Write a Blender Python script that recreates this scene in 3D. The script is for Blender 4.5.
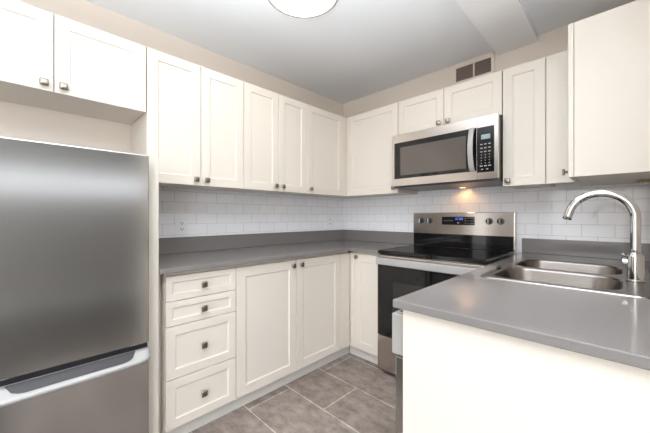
import bpy, bmesh, math, random
from mathutils import Vector, Matrix

PI = math.pi
scene = bpy.context.scene
COL = scene.collection
for o in list(bpy.data.objects):
    bpy.data.objects.remove(o)

# ------------------------------------------------------------------ camera
cam_d = bpy.data.cameras.new('camera')
cam = bpy.data.objects.new('camera', cam_d)
COL.objects.link(cam)
cam.location = (2.2315, -2.5315, 1.1707)
cam.rotation_euler = (PI / 2, 0, math.radians(44.93))
cam_d.sensor_width = 36.0
cam_d.lens = 36.0 * 297.9 / 650.0
cam_d.clip_start = 0.02
scene.camera = cam

# ------------------------------------------------------------------ world, lights, exposure
world = bpy.data.worlds.new('world')
scene.world = world
world.use_nodes = True
wn = world.node_tree.nodes
wl = world.node_tree.links
wn.clear()
wo = wn.new('ShaderNodeOutputWorld')
wb = wn.new('ShaderNodeBackground')
wb.inputs['Color'].default_value = (0.80, 0.88, 1.0, 1)
wb.inputs['Strength'].default_value = 1.0
wl.new(wb.outputs[0], wo.inputs[0])

scene.view_settings.view_transform = 'Standard'
scene.view_settings.look = 'None'
scene.view_settings.gamma = 1.0
scene.view_settings.use_curve_mapping = False
scene.view_settings.exposure = 0.30


def area_light(name, loc, rot, sx, sy, power, color):
    d = bpy.data.lights.new(name, 'AREA')
    d.shape = 'RECTANGLE'
    d.size = sx
    d.size_y = sy
    d.energy = power
    d.color = color
    o = bpy.data.objects.new(name, d)
    COL.objects.link(o)
    o.location = loc
    o.rotation_euler = rot
    return o


# area lights at the unseen living-area windows; the east pair set for effect
area_light('daylight_south', (2.6, -5.44, 1.25), (PI / 2, 0, 0), 2.9, 2.1, 47, (1.0, 0.97, 0.93))
area_light('added_tile_fill', (4.43, -4.5, 1.15), (PI / 2, 0, PI / 2), 1.5, 2.0, 45, (0.96, 0.98, 1.0))  # added fill from the east, brightens the left wall tiles
area_light('reflection_strip_light', (4.43, -2.2, 1.62), (PI / 2, 0, PI / 2), 2.6, 0.20, 3.0, (0.95, 0.98, 1.0))  # thin strip light shaped to give the refrigerator door its bright band
# added unseen fill light behind the camera, turned up to brighten the ceiling
bl = area_light('bounce_fill', (2.28, -3.0, 0.95), (math.radians(180 - 14), 0, math.radians(32)), 0.8, 0.6, 76, (0.92, 0.96, 1.0))
bl.data.spread = math.radians(100)

# ------------------------------------------------------------------ materials


def mat(name, color, rough=0.5, metal=0.0, spec=0.5, coat=0.0, coat_rough=0.1, emit=None, emit_s=0.0, aniso=0.0):
    m = bpy.data.materials.new(name)
    m.use_nodes = True
    b = m.node_tree.nodes['Principled BSDF']
    b.inputs['Base Color'].default_value = (*color, 1)
    b.inputs['Roughness'].default_value = rough
    b.inputs['Metallic'].default_value = metal
    b.inputs['Specular IOR Level'].default_value = spec
    b.inputs['Coat Weight'].default_value = coat
    b.inputs['Coat Roughness'].default_value = coat_rough
    b.inputs['Anisotropic'].default_value = aniso
    if emit:
        b.inputs['Emission Color'].default_value = (*emit, 1)
        b.inputs['Emission Strength'].default_value = emit_s
    return m


def nodes_of(m):
    nt = m.node_tree
    return nt, nt.nodes, nt.links, nt.nodes['Principled BSDF']


def add_noise_color(m, scale, c1, c2, lo=0.35, hi=0.65, detail=4, stretch=None):
    nt, n, l, b = nodes_of(m)
    tc = n.new('ShaderNodeTexCoord')
    mp = n.new('ShaderNodeMapping')
    if stretch:
        mp.inputs['Scale'].default_value = stretch
    ns = n.new('ShaderNodeTexNoise')
    ns.inputs['Scale'].default_value = scale
    ns.inputs['Detail'].default_value = detail
    cr = n.new('ShaderNodeValToRGB')
    cr.color_ramp.elements[0].position = lo
    cr.color_ramp.elements[0].color = (*c1, 1)
    cr.color_ramp.elements[1].position = hi
    cr.color_ramp.elements[1].color = (*c2, 1)
    l.new(tc.outputs['Object'], mp.inputs[0])
    l.new(mp.outputs[0], ns.inputs['Vector'])
    l.new(ns.outputs['Fac'], cr.inputs[0])
    l.new(cr.outputs[0], b.inputs['Base Color'])
    return ns


M = {}
M['paint'] = mat('cabinet_paint', (0.72, 0.665, 0.59), 0.38, spec=0.45)
M['wall'] = mat('wall_paint', (0.76, 0.68, 0.60), 0.85, spec=0.2)
M['wall_living'] = mat('living_wall_dark', (0.33, 0.31, 0.285), 0.85, spec=0.2)  # unseen walls toned dark to dim what the refrigerator reflects
M['ceiling'] = mat('ceiling_paint', (0.84, 0.86, 0.885), 0.9, spec=0.1)
M['counter'] = mat('grey_quartz', (0.15, 0.147, 0.152), 0.10, spec=0.5)
add_noise_color(M['counter'], 260, (0.205, 0.190, 0.182), (0.213, 0.198, 0.190), 0.4, 0.6, 2)
M['steel'] = mat('brushed_steel', (0.45, 0.448, 0.44), 0.30, 1.0)
M['steel_warm'] = mat('range_steel', (0.62, 0.57, 0.53), 0.30, 1.0)
M['steel_dark'] = mat('dark_steel', (0.10, 0.097, 0.095), 0.35, 1.0)
M['sink_steel'] = mat('sink_steel', (0.23, 0.208, 0.192), 0.26, 1.0)
M['chrome'] = mat('chrome', (0.66, 0.66, 0.66), 0.06, 1.0)
M['nickel'] = mat('brushed_nickel', (0.30, 0.265, 0.225), 0.28, 1.0)
M['black_glass'] = mat('black_glass', (0.006, 0.006, 0.007), 0.05, spec=0.5)
M['black_plastic'] = mat('black_plastic', (0.015, 0.015, 0.016), 0.35)
M['window_glass'] = mat('microwave_window', (0.10, 0.085, 0.072), 0.08, spec=0.6)
M['oven_glass'] = mat('oven_window', (0.018, 0.015, 0.013), 0.07)
M['grip'] = mat('grip_grey', (0.042, 0.040, 0.042), 0.35)
M['dark_grey'] = mat('dark_grey_plastic', (0.10, 0.10, 0.105), 0.4)
M['gasket'] = mat('black_gasket', (0.012, 0.012, 0.016), 0.5)
M['silver'] = mat('silver_plastic', (0.40, 0.395, 0.385), 0.33, 0.0)
M['white_plastic'] = mat('white_plastic', (0.86, 0.86, 0.87), 0.3)
M['button'] = mat('button_print', (0.33, 0.32, 0.31), 0.5)
M['lcd'] = mat('display_lcd', (0.24, 0.32, 0.32), 0.3, emit=(0.45, 0.6, 0.6), emit_s=0.06)
M['blue'] = mat('display_blue', (0.05, 0.08, 0.3), 0.3, emit=(0.15, 0.25, 1.0), emit_s=0.9)
M['diffuser'] = mat('lamp_diffuser', (0.95, 0.95, 0.93), 0.4, emit=(1.0, 0.96, 0.90), emit_s=12.0)
M['lamp_side'] = mat('lamp_side_glass', (0.95, 0.95, 0.93), 0.4, emit=(1.0, 0.93, 0.82), emit_s=3.0)
M['lamp_rim'] = mat('lamp_rim_metal', (0.55, 0.53, 0.50), 0.35, 0.7)
M['dw_front'] = mat('dishwasher_front', (0.46, 0.445, 0.425), 0.38, 0.35)
M['beam'] = mat('beam_lit_tone', (0.93, 0.93, 0.94), 0.9, spec=0.1)  # lighter than the ceiling: stronger light on the beam put into its colour
M['warm_lens'] = mat('warm_lens', (0.9, 0.8, 0.6), 0.4, emit=(1.0, 0.72, 0.38), emit_s=2.5)
M['brass'] = mat('antique_brass', (0.28, 0.22, 0.13), 0.4, 0.8)
M['vent_dark'] = mat('vent_dark', (0.16, 0.12, 0.10), 0.6)
M['vent_slat'] = mat('vent_slat', (0.30, 0.24, 0.21), 0.5)
M['trim_white'] = mat('window_trim', (0.82, 0.82, 0.80), 0.5)
M['toe'] = mat('toe_kick_paint', (0.68, 0.66, 0.62), 0.5)
M['drain'] = mat('drain_metal', (0.25, 0.25, 0.25), 0.35, 1.0)

# brushed grain for the large steel faces: streaky roughness along the grain
for key in ('steel', 'steel_warm'):
    nt, n, l, b = nodes_of(M[key])
    tc = n.new('ShaderNodeTexCoord')
    mp = n.new('ShaderNodeMapping')
    mp.inputs['Scale'].default_value = (1.5, 1.5, 420)
    ns = n.new('ShaderNodeTexNoise')
    ns.inputs['Scale'].default_value = 1.0
    ns.inputs['Detail'].default_value = 2
    mr = n.new('ShaderNodeMapRange')
    mr.inputs['To Min'].default_value = 0.15
    mr.inputs['To Max'].default_value = 0.21
    l.new(tc.outputs['Object'], mp.inputs[0])
    l.new(mp.outputs[0], ns.inputs['Vector'])
    l.new(ns.outputs['Fac'], mr.inputs[0])
    l.new(mr.outputs[0], b.inputs['Roughness'])

M['wood'] = mat('added_dark_wood', (0.07, 0.06, 0.052), 0.45)  # invented out-of-view floor, dark to lower the refrigerator's reflection
add_noise_color(M['wood'], 3, (0.055, 0.047, 0.041), (0.09, 0.078, 0.068), stretch=(1, 14, 1))
# clear glass for the living area windows
M['pane'] = bpy.data.materials.new('clear_pane')
M['pane'].use_nodes = True
nt = M['pane'].node_tree
nt.nodes.clear()
_o = nt.nodes.new('ShaderNodeOutputMaterial')
_t = nt.nodes.new('ShaderNodeBsdfTransparent')
_g = nt.nodes.new('ShaderNodeBsdfGlossy')
_g.inputs['Roughness'].default_value = 0.02
_x = nt.nodes.new('ShaderNodeMixShader')
_x.inputs[0].default_value = 0.06
nt.links.new(_t.outputs[0], _x.inputs[1])
nt.links.new(_g.outputs[0], _x.inputs[2])
nt.links.new(_x.outputs[0], _o.inputs[0])


def brick_mat(name, axis_u, axis_v, off_u, off_v, bw, rh, mortar, c1, c2, cm, rough, bump=0.3, smooth=0.1, spec=0.5):
    m = mat(name, c1, rough, spec=spec)
    nt, n, l, b = nodes_of(m)
    tc = n.new('ShaderNodeTexCoord')
    sp = n.new('ShaderNodeSeparateXYZ')
    cb = n.new('ShaderNodeCombineXYZ')
    l.new(tc.outputs['Object'], sp.inputs[0])
    for ax, off, dst in ((axis_u, off_u, 'X'), (axis_v, off_v, 'Y')):
        a = n.new('ShaderNodeMath')
        a.operation = 'ADD'
        a.inputs[1].default_value = off
        l.new(sp.outputs[ax], a.inputs[0])
        l.new(a.outputs[0], cb.inputs[dst])
    br = n.new('ShaderNodeTexBrick')
    br.offset = 0.5
    br.offset_frequency = 2
    br.squash = 1.0
    br.inputs['Color1'].default_value = (*c1, 1)
    br.inputs['Color2'].default_value = (*c2, 1)
    br.inputs['Mortar'].default_value = (*cm, 1)
    br.inputs['Scale'].default_value = 1.0
    br.inputs['Mortar Size'].default_value = mortar
    br.inputs['Mortar Smooth'].default_value = smooth
    br.inputs['Bias'].default_value = 0.0
    br.inputs['Brick Width'].default_value = bw
    br.inputs['Row Height'].default_value = rh
    l.new(cb.outputs[0], br.inputs['Vector'])
    l.new(br.outputs['Color'], b.inputs['Base Color'])
    inv = n.new('ShaderNodeMath')
    inv.operation = 'SUBTRACT'
    inv.inputs[0].default_value = 1.0
    l.new(br.outputs['Fac'], inv.inputs[1])
    bp = n.new('ShaderNodeBump')
    bp.inputs['Strength'].default_value = bump
    bp.inputs['Distance'].default_value = 0.002
    l.new(inv.outputs[0], bp.inputs['Height'])
    l.new(bp.outputs[0], b.inputs['Normal'])
    return m, br, cb


TW, TH = 0.1535, 0.0775
M['tile_left'], _, _ = brick_mat('subway_tile_left', 'Y', 'Z', 1.797 + 20 * TW, -1.041 + 20 * TH, TW, TH, 0.0017,
                                 (0.90, 0.90, 0.92), (0.93, 0.93, 0.95), (0.66, 0.66, 0.68), 0.08)
M['tile_back'], _, _ = brick_mat('subway_tile_back', 'X', 'Z', -1.97 + 20 * TW, -1.041 + 20 * TH, TW, TH, 0.0017,
                                 (0.90, 0.90, 0.92), (0.93, 0.93, 0.95), (0.66, 0.66, 0.68), 0.08)

# floor: large brown-grey tiles, half offset
M['floor'], br, cb = brick_mat('floor_tile', 'X', 'Y', -0.628 + 0.64 * 20, 0.62 + 0.32 * 40, 0.64, 0.32, 0.0035,
                               (0.245, 0.199, 0.175), (0.29, 0.24, 0.212), (0.55, 0.50, 0.46), 0.42, bump=0.2)
nt, n, l, b = nodes_of(M['floor'])
ns = n.new('ShaderNodeTexNoise')
ns.inputs['Scale'].default_value = 13
ns.inputs['Detail'].default_value = 8
ns.inputs['Roughness'].default_value = 0.7
mpf = n.new('ShaderNodeMapping')
mpf.inputs['Scale'].default_value = (0.8, 1.1, 1)
l.new(cb.outputs[0], mpf.inputs[0])
l.new(mpf.outputs[0], ns.inputs['Vector'])
mr = n.new('ShaderNodeMapRange')
mr.inputs['From Min'].default_value = 0.3
mr.inputs['From Max'].default_value = 0.7
mr.inputs['To Min'].default_value = 0.5
mr.inputs['To Max'].default_value = 1.45
l.new(ns.outputs['Fac'], mr.inputs[0])
mx = n.new('ShaderNodeMix')
mx.data_type = 'RGBA'
mx.blend_type = 'MULTIPLY'
mx.inputs['Factor'].default_value = 1.0
l.new(br.outputs['Color'], mx.inputs['A'])
l.new(mr.outputs[0], mx.inputs['B'])
l.new(mx.outputs['Result'], b.inputs['Base Color'])

# ------------------------------------------------------------------ mesh helpers


def link_mesh(name, bm, material, parent=None, loc=(0, 0, 0), bevel=0.0, seg=2, smooth=False):
    bmesh.ops.recalc_face_normals(bm, faces=bm.faces[:])
    me = bpy.data.meshes.new(name)
    bm.to_mesh(me)
    bm.free()
    if material is not None:
        me.materials.append(material)
    if smooth:
        for p in me.polygons:
            p.use_smooth = True
    o = bpy.data.objects.new(name, me)
    COL.objects.link(o)
    o.location = loc
    if parent is not None:
        o.parent = parent
    if bevel > 0:
        md = o.modifiers.new('bevel', 'BEVEL')
        md.width = bevel
        md.segments = seg
        md.limit_method = 'ANGLE'
        md.angle_limit = math.radians(40)
        md.harden_normals = False
    return o


def box(bm, x0, x1, y0, y1, z0, z1):
    vs = [bm.verts.new((x, y, z)) for x in (x0, x1) for y in (y0, y1) for z in (z0, z1)]
    a = vs
    for f in ((0, 1, 3, 2), (4, 6, 7, 5), (0, 4, 5, 1), (2, 3, 7, 6), (0, 2, 6, 4), (1, 5, 7, 3)):
        bm.faces.new([a[i] for i in f])
    return vs


def boxes(*bs):
    bm = bmesh.new()
    for b in bs:
        box(bm, *b)
    return bm


def cyl(bm, c, r, h, axis='Z', seg=32, r2=None):
    """solid of revolution step: cylinder / cone from c along axis by h"""
    r2 = r if r2 is None else r2
    ret = bmesh.ops.create_cone(bm, cap_ends=True, segments=seg, radius1=r, radius2=r2, depth=h)
    vs = ret['verts']
    bmesh.ops.translate(bm, verts=vs, vec=(0, 0, h / 2))
    if axis == 'X':
        bmesh.ops.rotate(bm, verts=vs, matrix=Matrix.Rotation(PI / 2, 3, 'Y'))
    elif axis == '-X':
        bmesh.ops.rotate(bm, verts=vs, matrix=Matrix.Rotation(-PI / 2, 3, 'Y'))
    elif axis == '-Y':
        bmesh.ops.rotate(bm, verts=vs, matrix=Matrix.Rotation(PI / 2, 3, 'X'))
    elif axis == 'Y':
        bmesh.ops.rotate(bm, verts=vs, matrix=Matrix.Rotation(-PI / 2, 3, 'X'))
    bmesh.ops.translate(bm, verts=vs, vec=c)
    return vs


def lathe(bm, profile, c=(0, 0, 0), seg=48):
    rings = []
    for r, z in profile:
        if r < 1e-6:
            rings.append([bm.verts.new((c[0], c[1], c[2] + z))])
        else:
            rings.append([bm.verts.new((c[0] + r * math.cos(2 * PI * k / seg), c[1] + r * math.sin(2 * PI * k / seg), c[2] + z)) for k in range(seg)])
    for a, b2 in zip(rings, rings[1:]):
        for k in range(seg):
            k2 = (k + 1) % seg
            if len(a) == 1 and len(b2) == 1:
                continue
            if len(a) == 1:
                bm.faces.new((a[0], b2[k], b2[k2]))
            elif len(b2) == 1:
                bm.faces.new((a[k], a[k2], b2[0]))
            else:
                bm.faces.new((a[k], a[k2], b2[k2], b2[k]))
    return bm


def sweep(bm, pts, radii, seg=20, cap=True):
    pts = [Vector(p) for p in pts]
    rings = []
    prev_n = None
    for i, p in enumerate(pts):
        t = (pts[min(i + 1, len(pts) - 1)] - pts[max(i - 1, 0)]).normalized()
        if prev_n is None:
            ref = Vector((0, 1, 0)) if abs(t.y) < 0.9 else Vector((1, 0, 0))
            nn = (ref - t * ref.dot(t)).normalized()
        else:
            nn = (prev_n - t * prev_n.dot(t)).normalized()
        prev_n = nn
        bb = t.cross(nn)
        r = radii[i] if isinstance(radii, (list, tuple)) else radii
        rings.append([bm.verts.new(p + (nn * math.cos(2 * PI * k / seg) + bb * math.sin(2 * PI * k / seg)) * r) for k in range(seg)])
    for a, b2 in zip(rings, rings[1:]):
        for k in range(seg):
            bm.faces.new((a[k], a[(k + 1) % seg], b2[(k + 1) % seg], b2[k]))
    if cap:
        bm.faces.new(rings[0][::-1])
        bm.faces.new(rings[-1])
    return bm


def rrect(x0, x1, y0, y1, r, n=6):
    out = []
    for cx, cy, a0 in ((x1 - r, y1 - r, 0), (x0 + r, y1 - r, PI / 2), (x0 + r, y0 + r, PI), (x1 - r, y0 + r, 1.5 * PI)):
        for k in range(n + 1):
            a = a0 + PI / 2 * k / n
            out.append((cx + r * math.cos(a), cy + r * math.sin(a)))
    return out


def plate_with_holes(bm, outer, holes, z):
    """flat face with holes at height z; returns loops of verts (outer, holes)"""
    loops = []
    edges = []
    for lp in [outer] + holes:
        vs = [bm.verts.new((x, y, z)) for x, y in lp]
        loops.append(vs)
        for i in range(len(vs)):
            edges.append(bm.edges.new((vs[i], vs[(i + 1) % len(vs)])))
    bmesh.ops.triangle_fill(bm, use_beauty=True, use_dissolve=False, edges=edges, normal=(0, 0, 1))
    return loops


def bridge(bm, a, b2):
    n = len(a)
    for i in range(n):
        bm.faces.new((a[i], a[(i + 1) % n], b2[(i + 1) % n], b2[i]))


def slab(outer, holes, z0, z1):
    bm = bmesh.new()
    top = plate_with_holes(bm, outer, holes, z1)
    bot = plate_with_holes(bm, outer, holes, z0)
    for a, b2 in zip(top, bot):
        bridge(bm, a, b2)
    return bm


def thing(name, label, cat, loc=(0, 0, 0), rotz=0.0, group=None):
    o = bpy.data.objects.new(name, None)
    COL.objects.link(o)
    o.empty_display_size = 0.05
    o.location = loc
    o.rotation_euler = (0, 0, rotz)
    return tag(o, label, cat, group)


def tag(o, label, cat, group=None):
    o['label'] = label
    o['category'] = cat
    if group:
        o['group'] = group
    return o


def struct(name, bm, m, bevel=0.0):
    o = link_mesh(name, bm, m, bevel=bevel)
    o['kind'] = 'structure'
    return o


# ------------------------------------------------------------------ the room
ZC = 2.44
CAB_D = 0.35     # front plane of the wall cabinet doors
WX = 2.385       # face of the right wall
struct('floor', slab([(-0.1, -2.62), (2.40, -2.62), (2.40, -1.70), (2.45, -1.70), (2.45, 0.1), (-0.1, 0.1)], [], -0.1, 0.0), M['floor'])
struct('added_dark_floor', slab([(-0.1, -5.6), (4.6, -5.6), (4.6, 0.1), (2.4501, 0.1), (2.4501, -1.7001), (2.4001, -1.7001), (2.4001, -2.6201), (-0.1, -2.6201)], [], -0.1, 0.0), M['wood'])  # unseen dark floor added for the steel door reflections
struct('ceiling', boxes((-0.1, 4.6, -5.6, 0.1, ZC, ZC + 0.1)), M['ceiling'])
struct('wall_left', boxes((-0.1, 0.0, -5.6, 0.1, 0.0, ZC)), M['wall'])
struct('wall_back', boxes((0.0, 4.6, 0.0, 0.1, 0.0, ZC)), M['wall'])
struct('wall_right', boxes((WX, WX + 0.11, -1.715, 0.0, 0.0, ZC)), M['wall'])
struct('ceiling_beam', boxes((1.562, 1.816, -5.5, 0.0, 2.395, ZC)), M['beam'])
# living area walls with window openings
struct('wall_east', boxes((4.5, 4.6, -3.70, -3.55, 0, ZC), (4.5, 4.6, -5.5, -5.30, 0, ZC), (4.5, 4.6, -5.30, -3.70, 2.2, ZC), (4.5, 4.6, -5.30, -3.70, 0, 0.1), (4.5, 4.6, -0.85, 0, 0, ZC),
                          (4.5, 4.6, -3.55, -0.85, 0, 1.46), (4.5, 4.6, -3.55, -0.85, 1.78, ZC)), M['wall_living'])
struct('wall_south', boxes((0, 1.1, -5.6, -5.5, 0, ZC), (4.1, 4.6, -5.6, -5.5, 0, ZC),
                           (1.1, 4.1, -5.6, -5.5, 0, 0.15), (1.1, 4.1, -5.6, -5.5, 2.34, ZC)), M['wall_living'])


def window(name, x0, x1, y0, y1, z0, z1, nm, along):
    bm = bmesh.new()
    t = 0.05
    a0, a1 = (x0, x1) if along == 'x' else (y0, y1)

    def seg(b0, b1, c0, c1):
        if along == 'x':
            box(bm, b0, b1, y0 + 0.02, y1 - 0.02, c0, c1)
        else:
            box(bm, x0 + 0.02, x1 - 0.02, b0, b1, c0, c1)
    seg(a0, a1, z0, z0 + t)
    seg(a0, a1, z1 - t, z1)
    for k in range(nm + 2):
        c = a0 + t / 2 + (a1 - a0 - t) * k / (nm + 1)
        seg(c - t / 2, c + t / 2, z0 + t, z1 - t)
    fr = struct(name, bm, M['trim_white'])
    if along == 'x':
        pb = boxes((x0 + t, x1 - t, (y0 + y1) / 2 - 0.003, (y0 + y1) / 2 + 0.003, z0 + t, z1 - t))
    else:
        pb = boxes(((x0 + x1) / 2 - 0.003, (x0 + x1) / 2 + 0.003, y0 + t, y1 - t, z0 + t, z1 - t))
    p = link_mesh('window_pane', pb, M['pane'], fr)
    p['kind'] = 'structure'


window('reflection_strip_window', 4.5, 4.6, -3.55, -0.85, 1.46, 1.78, 2, 'y')  # slit opening sized for the band reflected in the refrigerator
window('added_glass_door', 4.5, 4.6, -5.30, -3.70, 0.1, 2.2, 1, 'y')  # made-up opening that goes with the added tile fill
window('window_2', 1.1, 4.1, -5.6, -5.5, 0.15, 2.34, 2, 'x')
struct('baseboard_east', boxes((4.486, 4.5, -5.5, 0, 0, 0.1)), M['trim_white'])
struct('baseboard_left', boxes((0, 0.014, -5.5, -2.95, 0, 0.1)), M['trim_white'])

# tiled splashbacks (part of the walls)
struct('trim_1', boxes((0.0, 0.008, -2.075, 0.0, 0.90, 1.40)), M['tile_left'])
struct('trim_2', boxes((0.008, WX, -0.008, 0.0, 0.90, 1.42)), M['tile_back'])

# ------------------------------------------------------------------ cabinets


def door_bm(w, h, t=0.02, rail=0.055, recess=0.006, x0=0.0, z0=0.0):
    """recessed-panel front: x0..x0+w, front at y=-t, back at y=0"""
    bm = bmesh.new()
    loops = []

    def ring(m_, y):
        return [bm.verts.new((x, y, z)) for x, z in ((x0 + m_, z0 + m_), (x0 + w - m_, z0 + m_), (x0 + w - m_, z0 + h - m_), (x0 + m_, z0 + h - m_))]
    back = ring(0.0, 0.0)
    e0 = ring(0.0, -t + 0.0018)
    e1 = ring(0.0018, -t)
    r0 = ring(rail, -t)
    r1 = ring(rail + 0.003, -t + recess * 0.75)
    r2 = ring(rail + 0.009, -t + recess)
    bm.faces.new(back)
    for a, b2 in ((back, e0), (e0, e1), (e1, r0), (r0, r1), (r1, r2)):
        bridge(bm, a, b2)
    bm.faces.new(r2[::-1])
    return bm


_knob_mesh = None


def knob(parent, x, z, y=-0.02):
    """square pillow knob on a round stem"""
    global _knob_mesh
    if _knob_mesh is None:
        bm = bmesh.new()
        cyl(bm, (0, 0, 0), 0.0095, 0.004, '-Y', 20)
        cyl(bm, (0, -0.003, 0), 0.0062, 0.014, '-Y', 20)
        rings = []
        for half, y_, dome in [(a * 1.12, b_, c_) for a, b_, c_ in ((0.009, -0.015, 0), (0.0135, -0.018, 0), (0.0145, -0.021, 0), (0.0135, -0.0245, 0), (0.010, -0.0262, 0), (0.004, -0.0270, 0))]:
            rings.append([bm.verts.new((px, y_, pz)) for px, pz in rrect(-half, half, -half, half, half * 0.38, 4)])
        for a, b2 in zip(rings, rings[1:]):
            bridge(bm, a, b2)
        bm.faces.new(rings[0])
        bm.faces.new(rings[-1][::-1])
        bmesh.ops.recalc_face_normals(bm, faces=bm.faces[:])
        _knob_mesh = bpy.data.meshes.new('knob')
        bm.to_mesh(_knob_mesh)
        bm.free()
        _knob_mesh.materials.append(M['nickel'])
        for p in _knob_mesh.polygons:
            p.use_smooth = True
    o = bpy.data.objects.new('knob', _knob_mesh)
    COL.objects.link(o)
    o.parent = parent
    o.location = (x, y, z)
    return o


GAP = 0.0017


def wall_cabinet(name, label, loc, rotz, w, h, d, doors, group=None, rail=0.055):
    """local frame: x to the right along the front, y into the wall, z up; doors = [(x0, x1, knob x, knob z)]"""
    t = thing(name, label, 'cabinet', loc, rotz, group)
    link_mesh('cabinet_body', boxes((0.0006, w - 0.0006, 0.0012, d, 0.006, h - 0.001)), M['paint'], t, bevel=0.001, seg=1)
    for x0, x1, kx, kz in doors:
        dd = link_mesh('door', door_bm(x1 - x0 - 2 * GAP, h, 0.02, rail, x0=x0 + GAP), M['paint'], t)
        knob(dd, kx, kz)
    return t


ZB, ZT = 1.365, 2.121
H = ZT - ZB
RA, RC = PI / 2, -PI / 2
FX = CAB_D - 0.02      # carcass front plane
WG = 'cream wall cabinets'
wall_cabinet('wall_cabinet', 'short two-door cream cabinet hung above the stainless refrigerator', (FX, -2.823, 1.752), RA, 0.765, ZT - 1.752, FX - 0.002,
             [(0, 0.3825, 0.3825 - 0.034, 0.032), (0.3825, 0.765, 0.3825 + 0.034, 0.032)], WG)
wall_cabinet('wall_cabinet', 'tall two-door cream wall cabinet nearest the refrigerator, over the drawer unit', (FX, -2.056, ZB), RA, 0.604, H, FX - 0.01,
             [(0, 0.303, 0.303 - 0.034, 0.037), (0.303, 0.604, 0.303 + 0.034, 0.037)], WG)
wall_cabinet('wall_cabinet', 'cream wall cabinet second from the refrigerator on left wall, two narrow doors', (FX, -1.451, ZB), RA, 0.592, H, FX - 0.01,
             [(0, 0.30, 0.30 - 0.034, 0.040), (0.30, 0.592, 0.30 + 0.034, 0.040)], WG)
t = wall_cabinet('wall_cabinet', 'single-door cream wall cabinet at corner end of the left wall', (FX, -0.858, ZB), RA, 0.848, H, FX - 0.01,
                 [(0, 0.455, 0.036, 0.040)], WG)
link_mesh('filler_strip', boxes((0.457, 0.527, -0.0185, 0.0, 0.0, H)), M['paint'], t, bevel=0.001, seg=1)
t = wall_cabinet('wall_cabinet', 'single-door cream wall cabinet on back wall between corner and microwave', (CAB_D + 0.001, -FX, ZB), 0, 0.560, H, FX - 0.01,
                 [(0.02, 0.560, 0.560 - 0.035, 0.045)], WG)
link_mesh('filler_strip', boxes((0.0, 0.018, -0.0185, 0.0, 0.0, H)), M['paint'], t, bevel=0.001, seg=1)
wall_cabinet('wall_cabinet', 'low two-door cream wall cabinet directly above the microwave', (0.914, -FX, 1.832), 0, 0.766, ZT - 1.832, FX - 0.002,
             [(0, 0.383, 0.383 - 0.034, 0.036), (0.383, 0.766, 0.383 + 0.034, 0.036)], WG)
wall_cabinet('wall_cabinet', 'narrow single-door cream wall cabinet right of the microwave', (1.682, -FX, ZB), 0, 0.228, H, FX - 0.01,
             [(0, 0.228, 0.032, 0.034)], WG)

# right wall corner cabinet: its blank side faces the camera
t = thing('wall_cabinet', 'cream wall cabinet over the sink showing its wide blank side panel', 'cabinet', (2.063, -0.013, ZB), RC, WG)
# local x -> world -y, local y -> world +x
link_mesh('cabinet_body', boxes((0.0, 0.625, 0.002, WX - 2.063 - 0.002, 0.0, H)), M['paint'], t, bevel=0.001, seg=1)
d = link_mesh('door', door_bm(0.270, H, 0.021, 0.055, x0=0.356), M['paint'], t)
knob(d, 0.356 + 0.238, 0.030, -0.021)
link_mesh('filler_panel', boxes((0.317, 0.336, -0.151, -0.022, 0.0, H)), M['paint'], t, bevel=0.001, seg=1)

ul = thing('under_cabinet_light', 'small brass light under the wall cabinet over the sink', 'light', (2.31, -0.205, ZB - 0.001), 0)
link_mesh('housing', boxes((-0.02, 0.07, -0.03, 0.03, -0.014, 0.0)), M['brass'], ul, bevel=0.003)
link_mesh('lens', boxes((-0.012, 0.062, -0.022, 0.022, -0.017, -0.014)), M['white_plastic'], ul, bevel=0.001)

# base units ------------------------------------------------------------
BX = 0.60              # carcass front; door faces at .62
BG = 'cream base cabinets'
BZ0, BZ1 = 0.092, 0.868
TOP_Z0, TOP_Z1 = 0.889, 0.914


def base_body(t, w, d, x0=0.0, k0=0.0, k1=0.0):
    link_mesh('cabinet_body', boxes((x0 + 0.0006, w - 0.0006, 0.0012, d, BZ0, TOP_Z0 - 0.001)), M['paint'], t, bevel=0.001, seg=1)
    link_mesh('toe_kick', boxes((x0 + 0.0006 - k0, w - 0.0006 + k1, 0.03, 0.045, 0.0, BZ0)), M['toe'], t)


t = thing('base_cabinet', 'cream base cabinet with a stack of four drawers beside the refrigerator panel', 'cabinet', (BX, -2.0435, 0), RA, BG)
base_body(t, 0.386, BX - 0.002)
for z0, z1, rail in ((0.741, BZ1, 0.032), (0.614, 0.7375, 0.032), (0.344, 0.6105, 0.045), (BZ0, 0.3405, 0.045)):
    dr = link_mesh('drawer', door_bm(0.386 - 2 * GAP - 0.001, z1 - z0, 0.02, rail, x0=GAP + 0.001, z0=z0), M['paint'], t)
    knob(dr, 0.19, (z0 + z1) / 2)
t = thing('base_cabinet', 'cream base cabinet with two large doors left of the inner corner', 'cabinet', (BX, -1.6565, 0), RA, BG)
base_body(t, 1.034, BX - 0.002, k1=0.049)
for x0, x1, kx in ((0, 0.460, 0.460 - 0.036), (0.460, 0.918, 0.460 + 0.036)):
    dd = link_mesh('door', door_bm(x1 - x0 - 2 * GAP, BZ1 - BZ0, 0.02, 0.06, x0=x0 + GAP, z0=BZ0), M['paint'], t)
    knob(dd, kx, 0.832)
link_mesh('filler_strip', boxes((0.920, 1.0365, -0.0185, 0.0, BZ0, BZ1)), M['paint'], t, bevel=0.001, seg=1)
t = thing('base_cabinet', 'narrow single-door cream base cabinet between inner corner and range', 'cabinet', (0.6215, -BX, 0), 0, BG)
base_body(t, 0.298, BX - 0.002, k0=0.049)
dd = link_mesh('door', door_bm(0.250, BZ1 - BZ0, 0.02, 0.06, x0=0.046, z0=BZ0), M['paint'], t)
knob(dd, 0.046 + 0.029, 0.842)
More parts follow.
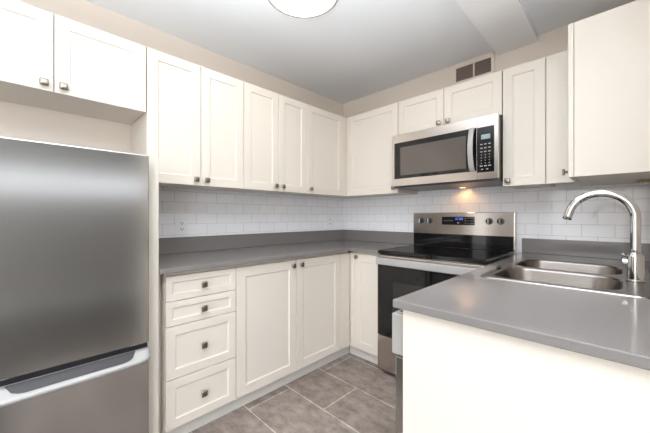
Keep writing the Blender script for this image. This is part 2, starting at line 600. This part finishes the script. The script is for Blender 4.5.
link_mesh('filler_strip', boxes((0.0, 0.044, -0.0185, 0.0, BZ0, BZ1)), M['paint'], t, bevel=0.001, seg=1)

# refrigerator side panel
fp = link_mesh('refrigerator_end_panel', boxes((0.01, 0.645, -2.129, -2.0795, 0.0, 1.452)), M['paint'], bevel=0.001, seg=1)
tag(fp, 'tall narrow cream end panel between refrigerator and drawer cabinet', 'panel')
fl = link_mesh('filler_panel', boxes((0.04, 0.555, -2.079, -2.043, 0.0, TOP_Z0 - 0.001)), M['paint'])
tag(fl, 'thin shaded filler strip between tall end panel and drawers, under the counter', 'panel')

# ------------------------------------------------------------------ worktops
cx = 0.652
L_outline = [(0.009, -2.077), (cx, -2.077), (cx, -cx), (0.9198, -cx), (0.9198, -0.609), (0.907, -0.609), (0.907, -0.009), (0.009, -0.009)]
t = thing('countertop', 'long L-shaped dark grey countertop running from refrigerator panel to range', 'countertop', (0, 0, 0))
link_mesh('worktop', slab(L_outline, [], TOP_Z0, TOP_Z1), M['counter'], t, bevel=0.003)
link_mesh('upstand', slab([(0.009, -2.077), (0.028, -2.077), (0.028, -0.028), (0.907, -0.028), (0.907, -0.009), (0.009, -0.009)], [], TOP_Z1, 1.025), M['counter'], t, bevel=0.002)

PX = 1.727
SX0, SX1, SY0, SY1 = 1.795, 2.318, -1.168, -0.378
t = thing('countertop', 'grey countertop of the right-hand peninsula holding the double sink', 'countertop', (0, 0, 0))
link_mesh('worktop', slab([(PX, -1.73), (WX - 0.001, -1.73), (WX - 0.001, -0.009), (PX, -0.009)],
                          [rrect(SX0 + 0.02, SX1 - 0.02, SY0 + 0.02, SY1 - 0.02, 0.04)], TOP_Z0, TOP_Z1), M['counter'], t, bevel=0.003)
link_mesh('upstand', boxes((1.722, WX - 0.001, -0.028, -0.009, TOP_Z1, 1.016)), M['counter'], t, bevel=0.002)

# sink --------------------------------------------------------------------
t = thing('double_sink', 'stainless double-bowl drop-in sink set in the right-hand countertop', 'sink', (0, 0, TOP_Z1 + 0.0003))
BOWLS = [(1.820, 2.234, -1.138, -0.793), (1.820, 2.234, -0.757, -0.412)]
bm = bmesh.new()
outer = rrect(SX0, SX1, SY0, SY1, 0.045)
outer_lo = rrect(SX0 - 0.002, SX1 + 0.002, SY0 - 0.002, SY1 + 0.002, 0.046)
loops = plate_with_holes(bm, outer, [rrect(*b_, 0.095, 10) for b_ in BOWLS], 0.004)
lo = [bm.verts.new((x, y, 0.0)) for x, y in outer_lo]
bridge(bm, loops[0], lo)
link_mesh('rim', bm, M['sink_steel'], t)
for b_ in BOWLS:
    bm = bmesh.new()
    prev = None
    for inset, z, r in ((0.0, 0.004, 0.095), (0.003, 0.001, 0.094), (0.006, -0.006, 0.093), (0.016, -0.12, 0.088), (0.024, -0.148, 0.085), (0.042, -0.167, 0.08), (0.07, -0.173, 0.07)):
        vs = [bm.verts.new((x, y, z)) for x, y in rrect(b_[0] + inset, b_[1] - inset, b_[2] + inset, b_[3] - inset, r, 10)]
        if prev:
            bridge(bm, prev, vs)
        prev = vs
    bm.faces.new(prev)
    bw = link_mesh('bowl', bm, M['sink_steel'], t, smooth=True)
    bm = bmesh.new()
    lathe(bm, [(0.0, -0.171), (0.018, -0.1715), (0.024, -0.169), (0.040, -0.1685), (0.043, -0.1725)], ((b_[0] + b_[1]) / 2, (b_[2] + b_[3]) / 2, 0), 32)
    link_mesh('drain', bm, M['drain'], bw, smooth=True)

bm = bmesh.new()
lathe(bm, [(0, 0), (0.0105, 0), (0.0115, 0.003), (0.0105, 0.008), (0.005, 0.010), (0.005, 0.015), (0.0, 0.016)], (0, 0, 0), 24)
o = link_mesh('sink_stopper', bm, M['black_plastic'], loc=(1.8075, -0.91, TOP_Z1 + 0.0045), smooth=True)
tag(o, 'small black round stopper on the left rim of the sink', 'stopper')

# faucet ------------------------------------------------------------------
FXX, FY = 2.268, -0.86
t = thing('faucet', 'tall chrome gooseneck faucet standing on the rim behind the sink', 'faucet', (FXX, FY, TOP_Z1 + 0.0045))
bm = bmesh.new()
lathe(bm, [(0.0, 0.0), (0.027, 0.0), (0.027, 0.006), (0.0245, 0.008), (0.0245, 0.098), (0.023, 0.102), (0.0, 0.102)], seg=48)
link_mesh('base', bm, M['chrome'], t, bevel=0.0008)
bm = bmesh.new()
pts = [(0, 0, 0.100 + 0.148 * k / 6) for k in range(7)]
R_, zc_ = 0.101, 0.248
pts += [(-R_ + R_ * math.cos(a), 0, zc_ + R_ * math.sin(a)) for a in [PI * k / 28 for k in range(1, 27)]]
lastp = Vector(pts[-1])
dirv = (Vector(pts[-1]) - Vector(pts[-2])).normalized()
pts += [tuple(lastp + dirv * 0.016), tuple(lastp + dirv * 0.032)]
sweep(bm, pts, 0.0155, 24)
sp_ = link_mesh('spout', bm, M['chrome'], t, smooth=True)
bm = bmesh.new()
sweep(bm, [tuple(lastp + dirv * 0.031), tuple(lastp + dirv * 0.033)], 0.0115, 20)
link_mesh('aerator', bm, M['dark_grey'], sp_)
bm = bmesh.new()
cyl(bm, (0, 0.0, 0.075), 0.013, 0.036, '-X', 24)
link_mesh('handle_hub', bm, M['chrome'], t, bevel=0.001)
bm = bmesh.new()
sweep(bm, [(-0.030, -0.002, 0.078), (-0.032, -0.008, 0.096), (-0.034, -0.02, 0.106)], [0.0055, 0.005, 0.0045], 14)
link_mesh('lever', bm, M['chrome'], t, smooth=True)
bm = bmesh.new()
cyl(bm, (0, 0, 0.099), 0.0185, 0.010, 'Z', 32)
link_mesh('collar', bm, M['chrome'], t, bevel=0.001)

# ------------------------------------------------------------------ peninsula cabinets and dishwasher
t = thing('peninsula_end_panel', 'wide blank cream end panel of the peninsula nearest the camera', 'panel', (1.752, -1.711, 0))
link_mesh('panel', boxes((0, WX - 1.752 - 0.001, 0, 0.018, 0, TOP_Z0 - 0.001)), M['paint'], t, bevel=0.001, seg=1)
t = thing('dishwasher', 'stainless dishwasher seen edge-on under the peninsula countertop', 'dishwasher', (1.752, -1.242, 0), RC)
# local x -> world -y (0.45 wide), local y -> world +x
W_ = 0.450
link_mesh('tub', boxes((0.004, W_ - 0.004, 0.003, 0.56, 0.10, 0.862)), M['dark_grey'], t)
link_mesh('door', boxes((0.0, W_, -0.038, 0.0, 0.115, 0.724)), M['steel'], t, bevel=0.004)
cp = link_mesh('control_panel', boxes((0.0, W_, -0.052, 0.0, 0.727, 0.858)), M['dw_front'], t, bevel=0.005, seg=3)
link_mesh('control_strip', boxes((0.03, W_ - 0.03, -0.040, -0.008, 0.858, 0.8595)), M['black_plastic'], cp)
link_mesh('toe_plate', boxes((0.004, W_ - 0.004, 0.03, 0.05, 0.0, 0.10)), M['black_plastic'], t)

t = thing('sink_base_cabinet', 'cream base cabinet under the sink between dishwasher and range', 'cabinet', (1.762, -0.03, 0), RC)
wS, dS = 1.208, WX - 1.762 - 0.003
link_mesh('cabinet_body', boxes((0, 0.016, 0, dS, 0, TOP_Z0 - 0.001), (wS - 0.016, wS, 0, dS, 0, TOP_Z0 - 0.001),
                                (0.016, wS - 0.016, dS - 0.012, dS, 0.1, TOP_Z0 - 0.001), (0.016, wS - 0.016, 0.0, dS - 0.012, 0.1, 0.116),
                                (0.016, 0.64, 0.0, 0.016, 0.116, TOP_Z0 - 0.001)), M['paint'], t)
link_mesh('toe_kick', boxes((0.016, wS - 0.016, 0.05, 0.065, 0, 0.1)), M['toe'], t)
dd = link_mesh('door', door_bm(0.545, BZ1 - BZ0, 0.02, 0.06, x0=0.655, z0=BZ0), M['paint'], t)
knob(dd, 0.69, 0.832)

# ------------------------------------------------------------------ range
RX0, RW, RY = 0.922, 0.762, -0.648
t = thing('range', 'freestanding stainless range with black glass cooktop and oven door', 'range', (RX0, RY, 0))
D_ = 0.623   # back at y=-0.025
link_mesh('body', boxes((0.002, RW - 0.002, 0.02, D_, 0.035, 0.888)), M['steel_warm'], t, bevel=0.002)
link_mesh('plinth', boxes((0.01, RW - 0.01, 0.035, D_ - 0.02, 0.0, 0.035)), M['black_plastic'], t)
bm = bmesh.new()
prev = None
ct = link_mesh('cooktop', boxes((0.0, RW, -0.004, D_ - 0.055, 0.889, 0.918)), M['black_glass'], t, bevel=0.007, seg=3)
link_mesh('side_trim', boxes((RW - 0.012, RW - 0.001, 0.005, D_ - 0.06, 0.9175, 0.9205)), M['steel_warm'], ct)
link_mesh('side_trim', boxes((0.001, 0.012, 0.005, D_ - 0.06, 0.9175, 0.9205)), M['steel_warm'], ct)
M['burner'] = mat('burner_print', (0.09, 0.09, 0.092), 0.15)
for bx, by, br_ in ((0.20, 0.16, 0.11), (0.57, 0.16, 0.085), (0.20, 0.42, 0.085), (0.57, 0.42, 0.11)):
    bm = bmesh.new()
    for r_ in (br_, br_ * 0.62):
        a = [bm.verts.new((bx + r_ * math.cos(2 * PI * k / 48), by + r_ * math.sin(2 * PI * k / 48), 0.9184)) for k in range(48)]
        c = [bm.verts.new((bx + (r_ - 0.0025) * math.cos(2 * PI * k / 48), by + (r_ - 0.0025) * math.sin(2 * PI * k / 48), 0.9184)) for k in range(48)]
        bridge(bm, a, c)
    link_mesh('burner_ring', bm, M['burner'], ct)
od = link_mesh('oven_door', boxes((0.004, RW - 0.004, -0.018, 0.02, 0.290, 0.884)), M['steel_warm'], t, bevel=0.003)
link_mesh('door_glass', boxes((0.012, RW - 0.012, -0.0205, -0.018, 0.294, 0.812)), M['black_glass'], od, bevel=0.001, seg=1)
link_mesh('oven_window', boxes((0.14, RW - 0.14, -0.0212, -0.0205, 0.36, 0.70)), M['oven_glass'], od)
bm = bmesh.new()
prof = rrect(-0.010, 0.010, -0.026, 0.026, 0.009, 5)
ra = [bm.verts.new((0.012, -0.040 + p[0], 0.843 + p[1])) for p in prof]
rb = [bm.verts.new((RW - 0.012, -0.040 + p[0], 0.843 + p[1])) for p in prof]
bridge(bm, ra, rb)
bm.faces.new(ra)
bm.faces.new(rb[::-1])
box(bm, 0.03, 0.06, -0.030, -0.017, 0.826, 0.860)
box(bm, RW - 0.06, RW - 0.03, -0.030, -0.017, 0.826, 0.860)
link_mesh('door_handle', bm, M['silver'], od)
link_mesh('storage_drawer', boxes((0.004, RW - 0.004, -0.016, 0.02, 0.035, 0.285)), M['steel_warm'], t, bevel=0.004)
# backguard
bg = link_mesh('backguard', boxes((-0.0135, RW + 0.010, D_ - 0.062, D_, 0.92, 1.203)), M['steel_warm'], t, bevel=0.006, seg=3)
YB = D_ - 0.062
link_mesh('lower_panel', boxes((-0.006, RW + 0.003, YB - 0.004, YB, 0.919, 1.027)), M['black_glass'], bg)
dp = link_mesh('control_display', boxes((0.247, 0.503, YB - 0.003, YB, 1.103, 1.169)), M['black_glass'], bg, bevel=0.001, seg=1)


def seven_seg(bm, x, z, h, digit, y):
    w = h * 0.55
    th = h * 0.14
    segs = {'a': (0, w, h - th, h), 'g': (0, w, h / 2 - th / 2, h / 2 + th / 2), 'd': (0, w, 0, th),
            'f': (0, th, h / 2, h), 'b': (w - th, w, h / 2, h), 'e': (0, th, 0, h / 2), 'c': (w - th, w, 0, h / 2)}
    on_ = {'0': 'abcdef', '1': 'bc', '2': 'abged', '3': 'abgcd', '5': 'afgcd'}[digit]
    for s in on_:
        a0, a1, c0, c1 = segs[s]
        box(bm, x + a0, x + a1, y - 0.0006, y, z + c0, z + c1)


bm = bmesh.new()
for k, dgt in enumerate('1200'):
    seven_seg(bm, 0.350 + k * 0.0165 + (0.006 if k > 1 else 0), 1.143, 0.018, dgt, YB - 0.003)
box(bm, 0.3845, 0.3865, YB - 0.0036, YB - 0.003, 1.147, 1.150)
box(bm, 0.3845, 0.3865, YB - 0.0036, YB - 0.003, 1.155, 1.158)
link_mesh('clock_digits', bm, M['blue'], dp)
bm = bmesh.new()
for bx in (0.268, 0.288, 0.308, 0.328):
    for bz in (1.134,):
        box(bm, bx, bx + 0.009, YB - 0.0036, YB - 0.003, bz, bz + 0.005)
link_mesh('number_buttons', bm, M['button'], dp)
bm = bmesh.new()
for bx in (0.3725,):
    box(bm, bx, bx + 0.016, YB - 0.0036, YB - 0.003, 1.116, 1.124)
link_mesh('timer_buttons', bm, M['button'], dp)
bm = bmesh.new()
for bx in (0.432, 0.452, 0.472, 0.490):
    for bz in (1.114, 1.134, 1.154):
        box(bm, bx, bx + 0.007, YB - 0.0036, YB - 0.003, bz, bz + 0.006)
link_mesh('mode_buttons', bm, M['button'], dp)
for kx in (0.059, 0.137, 0.606, 0.682):
    bm = bmesh.new()
    cyl(bm, (kx, YB, 1.135), 0.024, 0.006, '-Y', 32)
    cyl(bm, (kx, YB - 0.005, 1.135), 0.0215, 0.020, '-Y', 32, 0.019)
    kb = link_mesh('control_knob', bm, M['black_plastic'], bg, bevel=0.001, seg=1)
    bm = boxes((kx - 0.005, kx + 0.005, YB - 0.034, YB - 0.024, 1.135 - 0.0195, 1.135 + 0.0195))
    link_mesh('knob_grip', bm, M['chrome'], kb, bevel=0.002)

# ------------------------------------------------------------------ microwave
MX0, MW_, MY = 0.914, 0.766, -0.44
MZ0, MZ1 = 1.403, 1.823
t = thing('microwave', 'stainless over-the-range microwave mounted under the low wall cabinet', 'microwave', (MX0, MY, MZ0))
MH = MZ1 - MZ0
link_mesh('body', boxes((0.002, MW_ - 0.002, 0.028, 0.425, 0.008, MH)), M['black_plastic'], t, bevel=0.002)
link_mesh('bottom_plate', boxes((0.004, MW_ - 0.004, 0.02, 0.42, -0.004, 0.008)), M['steel_dark'], t)
dx = 0.642
md = link_mesh('door', boxes((0.0, dx - 0.001, 0.0, 0.028, 0.010, MH - 0.002)), M['steel_warm'], t, bevel=0.0012)
link_mesh('door_glass', boxes((0.020, dx - 0.002, -0.0025, 0.0, 0.067, 0.352)), M['black_glass'], md, bevel=0.001, seg=1)
link_mesh('door_window', boxes((0.076, 0.573, -0.0035, -0.0025, 0.092, 0.312)), M['window_glass'], md)
cpn = link_mesh('control_frame', boxes((dx + 0.001, MW_, 0.0, 0.028, 0.010, MH - 0.002)), M['steel_warm'], t, bevel=0.0012)
pn = link_mesh('control_panel', boxes((dx + 0.002, 0.744, -0.0025, 0.0, 0.055, 0.348)), M['black_glass'], cpn, bevel=0.001, seg=1)
link_mesh('display', boxes((0.668, 0.722, -0.0032, -0.0025, 0.268, 0.298)), M['lcd'], pn)
bm = bmesh.new()
for r_ in range(3):
    for c in range(3):
        box(bm, 0.662 + c * 0.024, 0.676 + c * 0.024, -0.0031, -0.0025, 0.232 - r_ * 0.024, 0.239 - r_ * 0.024)
for r_ in range(4):
    for c in range(3):
        box(bm, 0.666 + c * 0.024, 0.672 + c * 0.024, -0.0031, -0.0025, 0.164 - r_ * 0.018, 0.170 - r_ * 0.018)
for c in range(3):
    box(bm, 0.660 + c * 0.025, 0.677 + c * 0.025, -0.0031, -0.0025, 0.092, 0.099)
for c in range(2):
    box(bm, 0.668 + c * 0.030, 0.680 + c * 0.030, -0.0031, -0.0025, 0.070, 0.077)
link_mesh('keypad', bm, M['button'], pn)
# bowed vertical handle
bm = bmesh.new()
rings = []
for k in range(17):
    s = k / 16
    z = 0.068 + 0.285 * s
    y = -0.006 - 0.044 * math.sin(PI * s) ** 0.6
    rings.append([bm.verts.new((0.616 + p[0], y + p[1], z)) for p in rrect(-0.0165, 0.0165, -0.006, 0.006, 0.005, 4)])
for a, b2 in zip(rings, rings[1:]):
    bridge(bm, a, b2)
bm.faces.new(rings[0])
bm.faces.new(rings[-1][::-1])
link_mesh('handle', bm, M['silver'], md, smooth=False)
link_mesh('vent_grille', boxes((0.03, MW_ - 0.03, 0.004, 0.02, -0.002, 0.0095)), M['black_plastic'], t)
lens = link_mesh('cooktop_lamp', boxes((0.40, 0.44, 0.34, 0.37, -0.005, -0.004)), M['warm_lens'], t)
ld = bpy.data.lights.new('cooktop_lamp_light', 'SPOT')
ld.energy = 0.55
ld.color = (1.0, 0.50, 0.20)
ld.spot_size = math.radians(150)
ld.spot_blend = 0.8
ld.shadow_soft_size = 0.02
lo_ = bpy.data.objects.new('cooktop_lamp_light', ld)
COL.objects.link(lo_)
lo_.location = (MX0 + 0.42, MY + 0.355, MZ0 - 0.02)
lo_.rotation_euler = (math.radians(25), 0, 0)

# ------------------------------------------------------------------ refrigerator
FRW = 0.60
t = thing('refrigerator', 'large stainless bottom-freezer refrigerator at the left', 'refrigerator', (0.72, -2.140 - FRW, 0), RA)
# local x -> world y, local y -> world -x
FD = 0.055
link_mesh('cabinet', boxes((0.006, FRW - 0.006, FD + 0.008, 0.69, 0.03, 1.436)), M['dark_grey'], t, bevel=0.004)
link_mesh('gasket', boxes((0.012, FRW - 0.012, FD, FD + 0.008, 0.06, 1.43)), M['gasket'], t)
link_mesh('divider', boxes((0.004, FRW - 0.004, 0.012, FD, 0.572, 0.603)), M['gasket'], t)
link_mesh('upper_door', boxes((0, FRW, 0, FD, 0.603, 1.447)), M['steel'], t, bevel=0.005, seg=3)
fd = link_mesh('freezer_drawer', boxes((0, FRW, 0, FD, 0.075, 0.572)), M['steel'], t, bevel=0.005, seg=3)
link_mesh('kick_grille', boxes((0.01, FRW - 0.01, 0.03, 0.06, 0.0, 0.068)), M['dark_grey'], t)
# full-width moulded grip along the drawer top
bm = bmesh.new()
rings = []
N = 40
for k in range(N + 1):
    s = k / N
    x = 0.001 + (FRW - 0.002) * s
    e = min(x, FRW - x)
    out = 0.018 + 0.040 * min(1.0, math.sqrt(max(0.0, 1 - (1 - min(e, 0.05) / 0.05) ** 2))) + 0.010 * math.sin(PI * s)
    prof = [(0.004, 0.5845), (-out * 0.3, 0.576), (-out * 0.86, 0.560), (-out * 0.97, 0.556), (-out, 0.551),
            (-out * 0.97, 0.544), (-out * 0.86, 0.538), (-out * 0.5, 0.535), (-out * 0.2, 0.534), (0.004, 0.534)]
    rings.append([bm.verts.new((x, p[0], p[1])) for p in prof])
for a, b2 in zip(rings, rings[1:]):
    for i in range(len(a) - 1):
        bm.faces.new((a[i], a[i + 1], b2[i + 1], b2[i]))
    bm.faces.new((a[-1], a[0], b2[0], b2[-1]))
bm.faces.new(rings[0])
bm.faces.new(rings[-1][::-1])
hd = link_mesh('handle', bm, M['silver'], fd, smooth=True)
bm = bmesh.new()
fr_ = []
bk_ = []
for k in range(25):
    s = k / 24
    x = 0.155 + (FRW - 0.21) * s
    e = min(s, 1 - s)
    q = math.sqrt(max(0.0, 1 - (1 - min(e, 0.14) / 0.14) ** 2))
    yb = -0.004
    yf = -0.006 - 0.047 * q
    zz = lambda y: 0.5855 - 0.42 * abs(y)
    fr_.append(bm.verts.new((x, yf, zz(yf))))
    bk_.append(bm.verts.new((x, yb, zz(yb))))
for k in range(24):
    bm.faces.new((fr_[k], fr_[k + 1], bk_[k + 1], bk_[k]))
link_mesh('grip_dark_sheet', bm, M['grip'], hd)  # flat dark sheet laid on the handle top, no hollow modelled

# ------------------------------------------------------------------ small fixtures


def outlet(label, loc, rotz):
    t = thing('wall_outlet', label, 'outlet', loc, rotz, 'white wall outlets')
    pl = link_mesh('cover_plate', boxes((-0.036, 0.036, -0.006, 0.0, -0.058, 0.058)), M['white_plastic'], t, bevel=0.0025)
    for dz in (-0.021, 0.021):
        sk = link_mesh('socket', boxes((-0.017, 0.017, -0.0085, -0.006, dz - 0.014, dz + 0.014)), M['white_plastic'], t, bevel=0.002)
        bm = boxes((-0.009, -0.0055, -0.009, -0.0085, dz - 0.003, dz + 0.009), (0.0055, 0.009, -0.009, -0.0085, dz - 0.002, dz + 0.008),
                   (-0.0032, 0.0032, -0.009, -0.0085, dz - 0.011, dz - 0.0055))
        link_mesh('slots', bm, M['black_plastic'], sk)
    return t


outlet('white double outlet on the left tiles just right of the refrigerator panel', (0.0082, -1.750, 1.101), RA)
outlet('small white outlet on the left tiles close to the corner', (0.0082, -0.232, 1.118), RA)

t = thing('air_vent', 'cream framed vent with two dark louvred panes above the microwave cabinet', 'vent', (1.385, -0.0005, 2.343))
link_mesh('frame', boxes((-0.155, 0.155, -0.008, 0, 0.055, 0.078), (-0.155, 0.155, -0.008, 0, -0.078, -0.055), (-0.155, -0.133, -0.008, 0, -0.055, 0.055),
                         (0.133, 0.155, -0.008, 0, -0.055, 0.055), (0.001, 0.013, -0.008, 0, -0.055, 0.055)), M['wall'], t, bevel=0.001, seg=1)
for x0, x1 in ((-0.133, 0.001), (0.013, 0.133)):
    p = link_mesh('backing', boxes((x0, x1, -0.001, 0, -0.055, 0.055)), M['vent_dark'], t)
    bm = bmesh.new()
    for k in range(9):
        z = -0.05 + 0.0118 * k
        vs = box(bm, x0 + 0.001, x1 - 0.001, -0.0065, -0.0012, z, z + 0.0022)
        for v in vs:
            v.co.z += (v.co.y + 0.004) * 0.9
    link_mesh('louvres', bm, M['vent_slat'], t)

t = thing('ceiling_light', 'round white flush-mount ceiling lamp with thin nickel rim', 'lamp', (0.985, -1.459, ZC))
bm = bmesh.new()
lathe(bm, [(0.0, 0.0), (0.192, 0.0), (0.192, -0.034), (0.0, -0.034)], seg=64)
link_mesh('base', bm, M['lamp_side'], t)
bm = bmesh.new()
prof = [(0.197 + 0.010 * math.cos(a), -0.037 + 0.010 * math.sin(a)) for a in [2 * PI * k / 12 for k in range(13)]]
lathe(bm, prof, seg=72)
link_mesh('rim', bm, M['lamp_rim'], t, smooth=True)
bm = bmesh.new()
lathe(bm, [(0.189, -0.030), (0.189, -0.038), (0.183, -0.047), (0.16, -0.058), (0.11, -0.070), (0.05, -0.077), (0.0, -0.078)], seg=64)
link_mesh('diffuser', bm, M['diffuser'], t, smooth=True)
